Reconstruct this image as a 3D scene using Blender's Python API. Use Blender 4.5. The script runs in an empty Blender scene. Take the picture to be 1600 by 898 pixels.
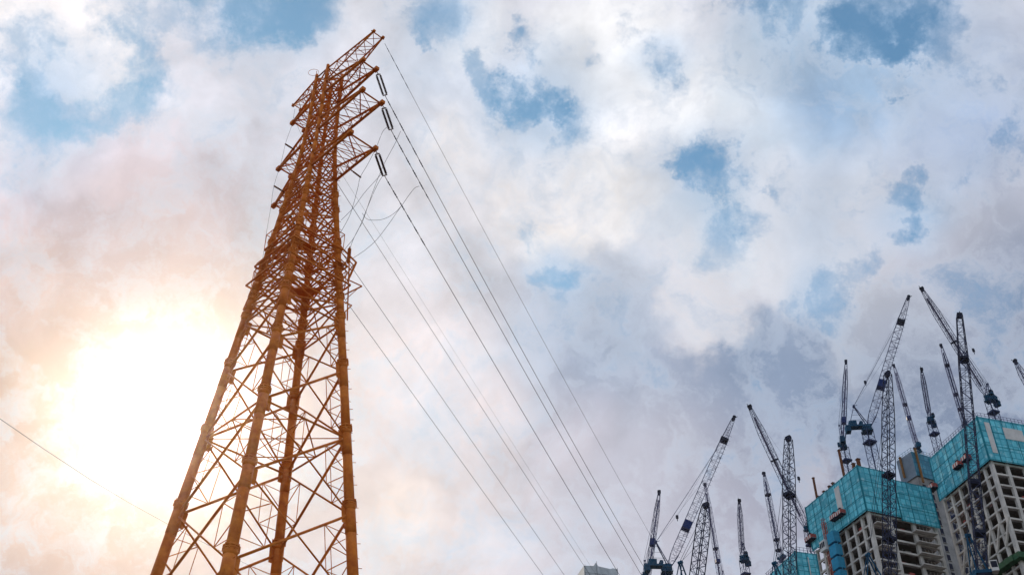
import bpy, bmesh, math, random
from mathutils import Vector, Matrix
random.seed(7)
R = math.radians
scene = bpy.context.scene
COL = scene.collection

# ------------------------------------------------------------------ camera
EYE = Vector((0.0, 0.0, 1.6))
PITCH = R(39.0988)
FPX = 1803.47                      # focal length in pixels of the 1600 px wide photograph
cam_d = bpy.data.cameras.new("camera"); cam = bpy.data.objects.new("camera", cam_d)
COL.objects.link(cam); scene.camera = cam
cam.location = EYE; cam.rotation_euler = (R(90) + PITCH, 0, 0)
cam_d.sensor_width = 36; cam_d.lens = FPX / 1600 * 36
cam_d.clip_start = 0.1; cam_d.clip_end = 20000

def ray(px, py):
    a = (px - 800) / FPX; b = (449 - py) / FPX
    return Vector((a, math.cos(PITCH) - b * math.sin(PITCH), math.sin(PITCH) + b * math.cos(PITCH)))
def at_dist(px, py, D):            # the world point seen at a pixel, D metres away along the ground
    v = ray(px, py); return EYE + v * (D / math.hypot(v.x, v.y))
def at_y(px, py, Y):
    v = ray(px, py); return EYE + v * (Y / v.y)
def lin(*c):
    return tuple(((v / 255) / 12.92 if v / 255 <= 0.04045 else ((v / 255 + 0.055) / 1.055) ** 2.4) for v in c)

# ------------------------------------------------------------------ sky and sun
SUN = ray(268, 640).normalized()
SUN_EL = math.asin(SUN.z); SUN_AZ = math.atan2(SUN.x, SUN.y)
world = bpy.data.worlds.new("World"); scene.world = world; world.use_nodes = True
NT = world.node_tree; NT.nodes.clear(); LK = NT.links
def setin(sock, v):
    if isinstance(v, bpy.types.NodeSocket): LK.new(v, sock)
    else: sock.default_value = v
def mth(op, a, b=0.0, c=0.0, clamp=False):
    n = NT.nodes.new("ShaderNodeMath"); n.operation = op; n.use_clamp = clamp
    setin(n.inputs[0], a); setin(n.inputs[1], b); setin(n.inputs[2], c); return n.outputs[0]
def vmth(op, a, b=(0, 0, 0)):
    n = NT.nodes.new("ShaderNodeVectorMath"); n.operation = op
    setin(n.inputs[0], a)
    if op == 'SCALE': setin(n.inputs['Scale'], b)
    else: setin(n.inputs[1], b)
    return n.outputs['Value'] if op in ('DISTANCE', 'DOT_PRODUCT') else n.outputs[0]
def rng(v, a, b, c=0.0, d=1.0, kind='SMOOTHSTEP'):
    n = NT.nodes.new("ShaderNodeMapRange"); n.interpolation_type = kind
    setin(n.inputs[0], v); n.inputs[1].default_value = a; n.inputs[2].default_value = b
    n.inputs[3].default_value = c; n.inputs[4].default_value = d; return n.outputs[0]
def mixc(f, a, b, blend='MIX'):
    n = NT.nodes.new("ShaderNodeMix"); n.data_type = 'RGBA'; n.blend_type = blend
    n.clamp_factor = True
    setin(n.inputs[0], f)
    for s, v in ((n.inputs[6], a), (n.inputs[7], b)):
        if isinstance(v, tuple) and len(v) == 3: v = (*v, 1)
        setin(s, v)
    return n.outputs[2]
def noise(vec, scale, detail=6, rough=0.55, dist=0.0, out='Fac', lac=2.0):
    n = NT.nodes.new("ShaderNodeTexNoise"); setin(n.inputs['Vector'], vec)
    n.inputs['Scale'].default_value = scale; n.inputs['Detail'].default_value = detail
    n.inputs['Roughness'].default_value = rough; n.inputs['Distortion'].default_value = dist
    n.inputs['Lacunarity'].default_value = lac
    return n.outputs[out]
tc = NT.nodes.new("ShaderNodeTexCoord"); DIR = tc.outputs['Generated']
def centred(col, amt):
    return vmth('SCALE', vmth('SUBTRACT', col, (0.5, 0.5, 0.5)), amt)
w1 = centred(noise(DIR, 7.0, 3, 0.5, out='Color'), 0.085)
w2 = centred(noise(DIR, 24.0, 9, 0.62, out='Color'), 0.065)
dw_soft = vmth('ADD', DIR, w1)
dw = vmth('ADD', dw_soft, w2)
dw_h = vmth('ADD', vmth('ADD', DIR, vmth('SCALE', w1, 0.6)), centred(noise(DIR, 13.0, 12, 0.66, out='Color'), 0.15))
def blob(x, y, r, soft=False, edge=0.0, vec=None):
    c = ray(x, y).normalized()
    d = vmth('DISTANCE', vec or (dw_soft if soft else dw), tuple(c))
    return rng(d, r / FPX, edge * r / FPX)
# cloud layer: large soft masses of cloud of different thickness, each at its own place in the sky
cloud = lin(218, 219, 228)
MASSES = [  # x, y, radius, colour, weight, soft
 (1380, 640, 620, (126, 143, 170), 1.0, 1), (1130, 570, 320, (138, 156, 184), .9, 1), (900, 500, 210, (176, 187, 207), .75, 1),
 (1540, 190, 330, (156, 172, 198), .85, 1), (1270, 150, 230, (148, 178, 210), .95, 1), (1500, 560, 260, (140, 150, 172), .9, 1),
 (1160, 840, 300, (168, 168, 184), .85, 1), (900, 800, 380, (192, 190, 202), .85, 1), (640, 820, 320, (230, 218, 216), .9, 1),
 (110, 570, 450, (196, 164, 148), .95, 1), (190, 370, 260, (200, 184, 192), .85, 1), (120, 850, 320, (220, 192, 180), .9, 1),
 (640, 560, 200, (238, 226, 226), .7, 1), (380, 200, 260, (212, 211, 222), .8, 1), (690, 130, 170, (196, 207, 224), .8, 1),
 (700, 300, 200, (232, 228, 233), .8, 1), (940, 240, 280, (240, 240, 244), .85, 1), (1240, 380, 170, (190, 203, 222), .8, 1),
 (60, 40, 170, (248, 242, 242), .95, 0), (190, 100, 110, (250, 242, 240), .95, 0), (10, 180, 80, (246, 236, 238), .9, 0),
 (150, 240, 90, (240, 228, 232), .7, 0), (310, 90, 120, (226, 224, 234), .7, 0), (30, 290, 110, (228, 214, 222), .6, 0),
 (940, 50, 150, (244, 244, 247), .95, 0), (1030, 130, 130, (238, 240, 245), .9, 0), (860, 320, 140, (246, 241, 242), .9, 0),
 (880, 390, 90, (250, 244, 242), .95, 0), (1050, 520, 80, (232, 228, 232), .9, 0), (1010, 440, 90, (218, 220, 228), .8, 0),
 (1150, 110, 90, (222, 228, 238), .85, 0), (1190, 230, 110, (228, 231, 238), .9, 0), (1190, 340, 80, (232, 230, 234), .9, 0),
 (1290, 280, 130, (196, 204, 221), .7, 0), (1200, 400, 100, (214, 212, 220), .8, 0), (1390, 250, 80, (190, 198, 216), .8, 0),
 (1480, 290, 80, (205, 206, 218), .85, 0), (1560, 265, 70, (196, 198, 212), .85, 0), (1490, 350, 70, (200, 200, 212), .8, 0),
 (1310, 400, 90, (200, 203, 216), .8, 0), (1360, 470, 80, (196, 198, 210), .85, 0), (1300, 30, 60, (214, 220, 232), .85, 0),
 (1370, 90, 50, (206, 214, 230), .8, 0), (1440, 110, 60, (188, 198, 218), .8, 0), (1500, 30, 60, (190, 198, 216), .6, 0),
 (1275, 735, 70, (186, 176, 184), .6, 1), (780, 655, 80, (240, 224, 222), .8, 1), (890, 670, 90, (218, 206, 212), .6, 1),
 (80, 590, 90, (236, 210, 190), .7, 1), (610, 790, 110, (246, 232, 222), .6, 1), (30, 770, 120, (240, 218, 206), .6, 1),
 (960, 250, 120, (250, 248, 250), .9, 0), (1060, 190, 80, (244, 245, 249), .85, 0), (1140, 170, 70, (240, 243, 248), .85, 0), (740, 60, 90, (238, 240, 246), .8, 0),
 (1540, 320, 60, (214, 214, 222), .8, 0), (1400, 460, 60, (208, 208, 216), .8, 0), (1250, 250, 70, (226, 230, 238), .85, 0), (1110, 450, 90, (222, 220, 226), .8, 0),
 (700, 230, 90, (244, 240, 242), .7, 0), (990, 330, 90, (246, 243, 244), .85, 0),
 # puffs with a lit rim and a shaded body, right-hand sky
 (1262, 330, 165, (226, 228, 236), .85, 2), (1300, 350, 140, (192, 204, 222), .85, 1),
 (1570, 400, 235, (216, 214, 222), .9, 2), (1620, 480, 280, (136, 150, 176), .95, 1),
 (1480, 190, 130, (206, 214, 230), .8, 2), (1520, 210, 160, (146, 166, 198), .85, 1),
 (1235, 130, 140, (214, 224, 236), .8, 2), (1290, 160, 160, (144, 174, 208), .9, 1),
 (1110, 370, 90, (220, 226, 235), .7, 2), (1120, 340, 60, (186, 206, 226), .8, 1),
 (960, 480, 120, (196, 203, 217), .8, 2), (930, 560, 190, (160, 174, 198), .8, 1),
 (1080, 470, 80, (222, 220, 226), .8, 2), (1380, 520, 110, (190, 194, 206), .8, 2), (1430, 590, 200, (126, 140, 166), .8, 1),
 (330, 200, 110, (222, 222, 232), .7, 2), (260, 330, 150, (212, 200, 208), .6, 2), (40, 440, 120, (226, 206, 206), .6, 2),
]
MASSES += [(270, 640, 440, (214, 188, 172), .85, 1)]
MASSES += [(x, y, r, (160, 192, 224), .7, 1) for x, y, r in ((860, 150, 150), (1100, 285, 130), (1400, 70, 170), (1210, 30, 130), (100, 170, 150),
    (1430, 335, 80), (420, 0, 130), (700, 30, 90), (1290, 455, 70), (870, 425, 80), (1030, 90, 70))]
for x, y, r, c, w, soft in MASSES:
    cloud = mixc(mth('MULTIPLY', blob(x, y, r * (1 if soft else .92), soft == 1, 0.0 if soft == 1 else (0.35 if soft == 0 else 0.6)), w), cloud, lin(*c))
# billows: fine brightness structure of the clouds
fb = noise(dw_soft, 13.0, 10, 0.56, 0.35)
fb2 = noise(dw, 5.0, 8, 0.5)
# relief: the side of each billow that faces the sun is lighter
rp_ = vmth('ADD', dw_soft, vmth('SCALE', w2, 0.35))
rel = mth('SUBTRACT', noise(rp_, 11.0, 9, 0.55), noise(vmth('ADD', rp_, tuple(SUN * 0.03)), 11.0, 9, 0.55))
calm = mth('MULTIPLY', mth('SUBTRACT', 1.0, mth('MULTIPLY', blob(1330, 720, 640, True), 0.95)), mth('SUBTRACT', 1.0, mth('MULTIPLY', blob(270, 640, 480, True), 0.85)))
billow = mth('ADD', rng(fb, 0.3, 0.72, -0.08, 0.07), mth('ADD', rng(fb2, 0.3, 0.7, -0.06, 0.06), mth('MULTIPLY', rel, -0.9)))
billow = mth('ADD', 1.02, mth('MULTIPLY', billow, calm))
cloud = vmth('SCALE', cloud, billow)
# gaps where the blue sky shows
HOLES = [(110, 180, 58, .85), (40, 130, 42, .85), (178, 186, 44, .85), (235, 145, 55, .9), (205, 75, 42, .9), (60, 210, 70, .8), (75, 75, 40, .6), (325, 25, 70, .7),
 (430, 10, 60, .9), (490, -10, 70, 1), (380, -20, 80, .8), (230, 20, 40, .5), (690, 10, 60, .8), (675, 60, 28, .7),
 (800, 105, 50, 1), (770, 85, 36, .8), (830, 150, 45, 1), (885, 150, 45, 1), (900, 190, 55, 1), (860, 170, 30, .7), (985, 165, 42, .9), (1030, 100, 42, .8),
 (1010, 30, 30, .6), (920, 90, 30, .5), (1085, 266, 52, .95), (1140, 290, 50, .9), (1060, 260, 35, .8), (1180, 300, 30, .5), (1130, 340, 50, .5),
 (1395, 15, 80, .85), (1465, 25, 60, .8), (1350, 50, 60, .9), (1385, 110, 42, 1.1), (1380, 150, 30, .9), (1210, 20, 80, .7), (1150, -5, 60, .8),
 (1430, 90, 40, .6), (1445, 345, 36, .9), (1410, 300, 34, .7), (1290, 455, 50, .6), (1350, 430, 40, .6), (1590, 235, 40, .5), (1520, 90, 60, .4),
 (880, 432, 46, .7), (830, 430, 34, .5), (835, 350, 28, .45), (1120, 400, 50, .45), (1050, 535, 16, .7), (1560, 470, 70, .3)]
hs = None
for x, y, r, w in HOLES:
    b = blob(x, y, r * 1.3, vec=dw_h)
    hs = mth('MULTIPLY', b, w) if hs is None else mth('MULTIPLY_ADD', b, w, hs)
fray = noise(dw, 19.0, 12, 0.66, 0.3)
hsum = mth('MULTIPLY_ADD', hs, 1.35, mth('MULTIPLY_ADD', fray, 2.6, -1.36))
hole = mth('MULTIPLY', rng(hsum, -0.35, 1.6), rng(noise(dw, 9.0, 5, 0.6), 0.3, 0.6, 0.62, 0.97))
rim = mth('MULTIPLY', rng(hsum, -0.25, 0.15), rng(hsum, 0.55, 0.15))
cloud = mixc(mth('MULTIPLY', rim, 0.22), cloud, lin(240, 240, 246))
# away from the part of the sky the photograph shows: broken cloud from noise alone
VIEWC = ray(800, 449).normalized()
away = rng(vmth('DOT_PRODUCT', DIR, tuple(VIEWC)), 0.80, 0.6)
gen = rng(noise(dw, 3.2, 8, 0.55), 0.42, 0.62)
gencloud = vmth('SCALE', mixc(gen, lin(182, 190, 206), lin(236, 234, 236)), 1.3)   # unseen clouds boosted beyond their own tone to light camera-facing surfaces
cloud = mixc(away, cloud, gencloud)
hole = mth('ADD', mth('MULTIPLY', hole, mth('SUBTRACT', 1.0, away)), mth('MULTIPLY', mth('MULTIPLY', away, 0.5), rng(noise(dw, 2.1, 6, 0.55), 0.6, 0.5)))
# the sun behind the veil of cloud
cosang = vmth('DOT_PRODUCT', DIR, tuple(SUN))
ang = mth('ARCCOSINE', mth('MINIMUM', cosang, 0.999999))
def gl(s, p=2.0):
    return mth('EXPONENT', mth('MULTIPLY', mth('POWER', mth('DIVIDE', ang, s), p), -1.0))
glow = vmth('SCALE', (1.0, 0.86, 0.62), mth('MULTIPLY', gl(0.042), 0.5))
glow = vmth('ADD', glow, vmth('SCALE', (1.0, 0.80, 0.58), mth('MULTIPLY', gl(0.10), 0.20)))
glow = vmth('ADD', glow, vmth('SCALE', (1.0, 0.62, 0.40), mth('MULTIPLY', gl(0.22), 0.02)))
cloud = vmth('ADD', cloud, glow)
skyt = NT.nodes.new("ShaderNodeTexSky"); skyt.sky_type = 'NISHITA'; skyt.sun_disc = False
skyt.sun_elevation = SUN_EL; skyt.sun_rotation = SUN_AZ; skyt.air_density = 1.0; skyt.dust_density = 0.3; skyt.ozone_density = 1.0
bg1 = NT.nodes.new("ShaderNodeBackground"); LK.new(mixc(1.0, skyt.outputs[0], (0.66, 0.98, 1.0), 'MULTIPLY'), bg1.inputs[0]); bg1.inputs[1].default_value = 0.13
bg2 = NT.nodes.new("ShaderNodeBackground"); LK.new(cloud, bg2.inputs[0]); bg2.inputs[1].default_value = 1.0
mx = NT.nodes.new("ShaderNodeMixShader"); LK.new(mth('SUBTRACT', 1.0, hole, clamp=True), mx.inputs[0])
LK.new(bg1.outputs[0], mx.inputs[1]); LK.new(bg2.outputs[0], mx.inputs[2])
wo = NT.nodes.new("ShaderNodeOutputWorld"); LK.new(mx.outputs[0], wo.inputs[0])
world.cycles.sampling_method = 'MANUAL'; world.cycles.sample_map_resolution = 512

sun_d = bpy.data.lights.new("sun", 'SUN'); sun = bpy.data.objects.new("sun", sun_d); COL.objects.link(sun)
sun_d.energy = 3.4; sun_d.angle = R(0.5); sun_d.color = (1.0, 0.84, 0.62)
sun.rotation_euler = SUN.to_track_quat('Z', 'Y').to_euler(); sun.location = (0, 0, 80)

scene.view_settings.view_transform = 'Standard'; scene.view_settings.look = 'None'
scene.view_settings.gamma = 1; scene.view_settings.exposure = 0.0; scene.view_settings.use_curve_mapping = False

# ------------------------------------------------------------------ materials
def mat(name, base, rough=0.6, metal=0.0, noise_amt=0.25, scale=3.0, bump=0.0, col2=None, spec=0.08, stretch=None):
    m = bpy.data.materials.new(name); m.use_nodes = True
    nt = m.node_tree; bsdf = nt.nodes['Principled BSDF']
    bsdf.inputs['Roughness'].default_value = rough; bsdf.inputs['Metallic'].default_value = metal
    bsdf.inputs['Specular IOR Level'].default_value = spec
    tcn = nt.nodes.new("ShaderNodeTexCoord"); vec = tcn.outputs['Object']
    if stretch:
        mp = nt.nodes.new("ShaderNodeMapping"); mp.inputs['Scale'].default_value = stretch
        nt.links.new(vec, mp.inputs[0]); vec = mp.outputs[0]
    n = nt.nodes.new("ShaderNodeTexNoise"); n.inputs['Scale'].default_value = scale
    n.inputs['Detail'].default_value = 6; n.inputs['Roughness'].default_value = 0.65
    nt.links.new(vec, n.inputs['Vector'])
    r = nt.nodes.new("ShaderNodeMapRange"); r.inputs[1].default_value = 0.35; r.inputs[2].default_value = 0.68
    nt.links.new(n.outputs['Fac'], r.inputs[0])
    mx_ = nt.nodes.new("ShaderNodeMix"); mx_.data_type = 'RGBA'
    c2 = col2 if col2 else tuple(v * (1 - noise_amt) for v in base)
    mx_.inputs[6].default_value = (*c2, 1); mx_.inputs[7].default_value = (*base, 1)
    nt.links.new(r.outputs[0], mx_.inputs[0]); nt.links.new(mx_.outputs[2], bsdf.inputs['Base Color'])
    if bump:
        b = nt.nodes.new("ShaderNodeBump"); b.inputs['Strength'].default_value = bump
        nt.links.new(n.outputs['Fac'], b.inputs['Height']); nt.links.new(b.outputs[0], bsdf.inputs['Normal'])
    return m
def screen_mat(name, base, dark, light):
    """perforated safety sheeting: small sheets in a frame, uv in metres"""
    m = mat(name, base, 0.55, 0, 0.2, 0.35)
    nt = m.node_tree; bsdf = nt.nodes['Principled BSDF']
    prev = bsdf.inputs['Base Color'].links[0].from_socket
    uv = nt.nodes.new("ShaderNodeUVMap"); uv.uv_map = "UVMap"
    br = nt.nodes.new("ShaderNodeTexBrick"); br.offset = 0; br.squash = 1
    br.inputs['Scale'].default_value = 1; br.inputs['Brick Width'].default_value = 1.75
    br.inputs['Row Height'].default_value = 1.9; br.inputs['Mortar Size'].default_value = 0.15
    br.inputs['Mortar Smooth'].default_value = 0.1; br.inputs['Bias'].default_value = 0
    br.inputs['Color1'].default_value = (0.70, 0.74, 0.76, 1); br.inputs['Color2'].default_value = (1.3, 1.22, 1.2, 1)
    br.inputs['Mortar'].default_value = (*[d / max(b, .001) for d, b in zip(dark, base)], 1)
    nt.links.new(uv.outputs[0], br.inputs['Vector'])
    mu = nt.nodes.new("ShaderNodeMix"); mu.data_type = 'RGBA'; mu.blend_type = 'MULTIPLY'; mu.inputs[0].default_value = 1
    nt.links.new(prev, mu.inputs[6]); nt.links.new(br.outputs[0], mu.inputs[7])
    # paler sun-bleached sheets here and there
    n = nt.nodes.new("ShaderNodeTexNoise"); n.inputs['Scale'].default_value = 0.8; n.inputs['Detail'].default_value = 4
    nt.links.new(uv.outputs[0], n.inputs['Vector'])
    r = nt.nodes.new("ShaderNodeMapRange"); r.inputs[1].default_value = 0.55; r.inputs[2].default_value = 0.72
    r.inputs[4].default_value = 0.55; nt.links.new(n.outputs['Fac'], r.inputs[0])
    ml = nt.nodes.new("ShaderNodeMix"); ml.data_type = 'RGBA'; ml.inputs[7].default_value = (*light, 1)
    nt.links.new(r.outputs[0], ml.inputs[0]); nt.links.new(mu.outputs[2], ml.inputs[6])
    nt.links.new(ml.outputs[2], bsdf.inputs['Base Color'])
    return m
M = {
 'tower': mat('orange_tower_paint', (0.66, 0.195, 0.026), 0.6, 0.0, col2=(0.44, 0.105, 0.018), scale=2.2, bump=0.05),
 'bolt': mat('dark_bolt', (0.16, 0.05, 0.02), 0.6, spec=0.0),
 'ins': mat('brown_porcelain', (0.07, 0.032, 0.022), 0.25, spec=0.0),
 'wire': mat('dull_conductor', (0.06, 0.055, 0.055), 0.6, 0.3, spec=0.0),
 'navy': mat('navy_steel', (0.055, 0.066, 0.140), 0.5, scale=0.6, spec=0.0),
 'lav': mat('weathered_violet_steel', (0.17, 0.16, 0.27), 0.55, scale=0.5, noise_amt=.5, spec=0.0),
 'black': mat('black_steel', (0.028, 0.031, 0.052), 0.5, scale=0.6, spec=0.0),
 'blue': mat('blue_cab_paint', (0.022, 0.075, 0.145), 0.6, scale=0.8, spec=0.0),
 'lift': mat('lift_blue', (0.05, 0.30, 0.50), 0.6, scale=0.8, spec=0.0),
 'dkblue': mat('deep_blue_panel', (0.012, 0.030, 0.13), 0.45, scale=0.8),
 'cw': mat('grey_counterweight', (0.20, 0.21, 0.24), 0.8, scale=0.8),
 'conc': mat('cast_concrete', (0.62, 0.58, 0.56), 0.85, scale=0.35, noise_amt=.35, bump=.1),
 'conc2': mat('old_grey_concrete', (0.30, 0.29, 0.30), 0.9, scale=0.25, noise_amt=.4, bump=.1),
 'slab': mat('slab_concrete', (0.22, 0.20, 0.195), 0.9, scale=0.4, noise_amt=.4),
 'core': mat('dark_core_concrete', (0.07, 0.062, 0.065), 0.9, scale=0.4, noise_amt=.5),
 'rust': mat('rusty_post', (0.19, 0.070, 0.035), 0.8, scale=2, noise_amt=.5),
 'amber': mat('ochre_post', (0.26, 0.13, 0.05), 0.8, scale=2, noise_amt=.5),
 'red': mat('red_barrier', (0.40, 0.10, 0.09), 0.7, scale=1),
 'white': mat('off_white_panel', (0.62, 0.60, 0.61), 0.7, scale=.5, noise_amt=.2),
 'bluegrey': mat('blue_grey_wall', (0.20, 0.25, 0.32), 0.9, scale=0.25, noise_amt=.3),
 'tarp': mat('pale_grey_tarpaulin', (0.56, 0.60, 0.66), 0.6, scale=.3, noise_amt=.3, bump=.3),
 'green': mat('green_net_ledge', (0.05, 0.13, 0.075), 0.8, scale=.5, noise_amt=.4),
 'teal': screen_mat('teal_screen', (0.12, 0.52, 0.66), (0.05, 0.33, 0.45), (0.46, 0.74, 0.82)),
 'teal2': screen_mat('blue_teal_screen', (0.06, 0.24, 0.36), (0.04, 0.15, 0.24), (0.18, 0.34, 0.43)),
 'tealedge': mat('dark_teal_edge', (0.02, 0.20, 0.27), 0.6, spec=0.0),
 'ground': mat('dusty_ground', (0.14, 0.125, 0.11), 0.95, scale=0.05, noise_amt=.4),
}

# ------------------------------------------------------------------ builders
def origin_of(o):
    v = Vector((0, 0, 0))
    while o: v = v + o.location; o = o.parent
    return v
def obj(name, bm, m, parent=None, label=None, smooth=False, loc=None):
    me = bpy.data.meshes.new(name)
    off = origin_of(parent) if parent else (Vector(loc) if loc is not None else Vector((0, 0, 0)))
    bmesh.ops.translate(bm, verts=bm.verts, vec=-off)
    bm.to_mesh(me); bm.free()
    if smooth:
        for p in me.polygons: p.use_smooth = True
    for mm in (m if isinstance(m, (list, tuple)) else [m]): me.materials.append(M[mm])
    o = bpy.data.objects.new(name, me); COL.objects.link(o); o.parent = parent
    if not parent: o.location = off
    if label: o["label"] = label
    return o
def thing(name, label, cat, loc, group=None):
    o = bpy.data.objects.new(name, None); COL.objects.link(o); o.location = loc
    o.empty_display_size = 0.5
    o["label"] = label; o["category"] = cat
    if group: o["group"] = group
    return o
def tag(o, label, cat, group=None):
    o["label"] = label; o["category"] = cat
    if group: o["group"] = group
    return o
def basis(d, up=None):
    d = d.normalized(); up = up or (Vector((0, 0, 1)) if abs(d.z) < 0.95 else Vector((1, 0, 0)))
    s = d.cross(up).normalized(); return d, s, s.cross(d).normalized()
def bar(bm, a, b, w, n=4, w2=None, mi=0):
    """straight member of n sides and radius w from a to b"""
    a = Vector(a); b = Vector(b)
    if (b - a).length < 1e-4: return
    d, s, u = basis(b - a); w2 = w if w2 is None else w2
    ra, rb = [], []
    for i in range(n):
        t = 2 * math.pi * (i + .5) / n; v = s * math.cos(t) + u * math.sin(t)
        ra.append(bm.verts.new(a + v * w)); rb.append(bm.verts.new(b + v * w2))
    for i in range(n):
        f = bm.faces.new((ra[i], ra[(i + 1) % n], rb[(i + 1) % n], rb[i])); f.material_index = mi
        f.smooth = n > 6
    f = bm.faces.new(ra[::-1]); f.material_index = mi; f = bm.faces.new(rb); f.material_index = mi
def box(bm, c, ax, ay, az, sx, sy, sz, mi=0):
    c = Vector(c); vs = []
    for i in (-1, 1):
        for j in (-1, 1):
            for k in (-1, 1):
                vs.append(bm.verts.new(c + ax * (i * sx / 2) + ay * (j * sy / 2) + az * (k * sz / 2)))
    for q in ((0, 1, 3, 2), (4, 6, 7, 5), (0, 4, 5, 1), (2, 3, 7, 6), (0, 2, 6, 4), (1, 5, 7, 3)):
        f = bm.faces.new([vs[i] for i in q]); f.material_index = mi
    return vs
def tube(bm, pts, r, n=6):
    """smooth cable along points"""
    rings = []
    for i, p in enumerate(pts):
        d = (pts[min(i + 1, len(pts) - 1)] - pts[max(i - 1, 0)])
        _, s, u = basis(d)
        rings.append([bm.verts.new(p + (s * math.cos(2 * math.pi * k / n) + u * math.sin(2 * math.pi * k / n)) * r) for k in range(n)])
    for a, b in zip(rings, rings[1:]):
        for k in range(n): bm.faces.new((a[k], a[(k + 1) % n], b[(k + 1) % n], b[k]))
    bm.faces.new(rings[0][::-1]); bm.faces.new(rings[-1])
X, Y, Z = Vector((1, 0, 0)), Vector((0, 1, 0)), Vector((0, 0, 1))

# ------------------------------------------------------------------ ground
bm = bmesh.new(); 
vs = [bm.verts.new(v) for v in ((-1400, -1400, 0), (1400, -1400, 0), (1400, 1600, 0), (-1400, 1600, 0))]; bm.faces.new(vs)
g = obj('ground', bm, 'ground'); g["kind"] = "structure"

# ------------------------------------------------------------------ the orange transmission tower
TC = Vector((-10.464, 43.766, 1.6)); PSI = R(-.4387)
def hv(a): return Vector((math.cos(a), math.sin(a), 0))
LEGV = {'L': -hv(PSI), 'F': -hv(PSI + math.pi / 2), 'B': hv(PSI + math.pi / 2), 'R': hv(PSI)}
DR = (hv(PSI) - hv(PSI + math.pi / 2)).normalized(); DP = (hv(PSI) + hv(PSI + math.pi / 2)).normalized()
def rr(h):
    a = 6.701 - .132027 * h
    return 0.5 * (a + .70 + math.sqrt((a - .70) ** 2 + .12))
def leg(k, h): return TC + Z * h + LEGV[k] * rr(h)
H0 = [-1.6, 4.2, 9.6, 14.6, 19.127, 23.23, 26.975, 30.556, 33.316]
H1 = [33.316, 34.5, 35.7, 36.9, 38.0, 39.1, 40.2, 41.3]
H2 = [41.3, 42.05, 42.8, 43.8, 44.8, 45.8, 46.8, 47.85, 48.9, 49.95, 51.0]
tw = thing('transmission_tower', 'tall orange-brown lattice pylon of thick pipes with crossarms on both sides', 'pylon', TC - Z * 1.6)
def leg_r(h): return max(0.13, 0.262 - (h - 15) * 0.0042) if h < 34 else max(0.10, 0.18 - (h - 34) * 0.007)
for k in 'LFRB':
    bm = bmesh.new()
    hs_ = H0 + H1[1:] + H2[1:]
    for a, b in zip(hs_, hs_[1:]):
        bar(bm, leg(k, a), leg(k, b), leg_r(a), 14, leg_r(b))
    if k in 'RF':   # step bolts up the leg
        h = 12.0
        while h < 44:
            p = leg(k, h); sd = LEGV[k] if int(h * 2) % 2 else (DP if k == 'R' else DR)
            bar(bm, p, p + sd * (leg_r(h) + .15), .014, 5); h += .55
    lo = obj('leg', bm, 'tower', tw)
    for h in H0[1:] + [34.5, 35.7, 36.4, 38.0, 40.2, 41.3]:      # bolted pipe joints with gusset sleeves
        bm = bmesh.new(); d = (leg(k, h + .5) - leg(k, h)).normalized(); q = leg_r(h)
        p = leg(k, h); big = h < 34
        bar(bm, p + d * .42, p + d * .50, q * 1.34, 14)
        bar(bm, p + d * .54, p + d * .62, q * 1.34, 14)
        bar(bm, p + d * .20, p + d * .42, q * 1.05, 14, q * 1.28)
        bar(bm, p - d * .9 if big else p - d * .4, p + d * .2, q * 1.08, 14, q * 1.05)
        for i in range(10):
            t = 2 * math.pi * i / 10; _, s, u = basis(d)
            o_ = (s * math.cos(t) + u * math.sin(t)) * q * 1.3
            bar(bm, p + d * .37 + o_, p + d * .67 + o_, .02, 5)
        # gusset fins toward the two neighbouring legs
        nb = {'L': 'FB', 'F': 'LR', 'R': 'FB', 'B': 'LR'}[k]
        for j in nb:
            dn = (leg(j, h) - p).normalized(); n_ = d.cross(dn).normalized()
            L_ = q + (.22 if big else .10); hh = .5 if big else .26
            box(bm, p + dn * (L_ / 2) - d * (.12 if big else 0), dn, d, n_, L_, hh * 1.5, .03)
        obj('pipe_joint', bm, 'tower', lo)
faces = [('L', 'F'), ('F', 'R'), ('R', 'B'), ('B', 'L')]
def lerp(a, b, t): return a + (b - a) * t
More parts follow.
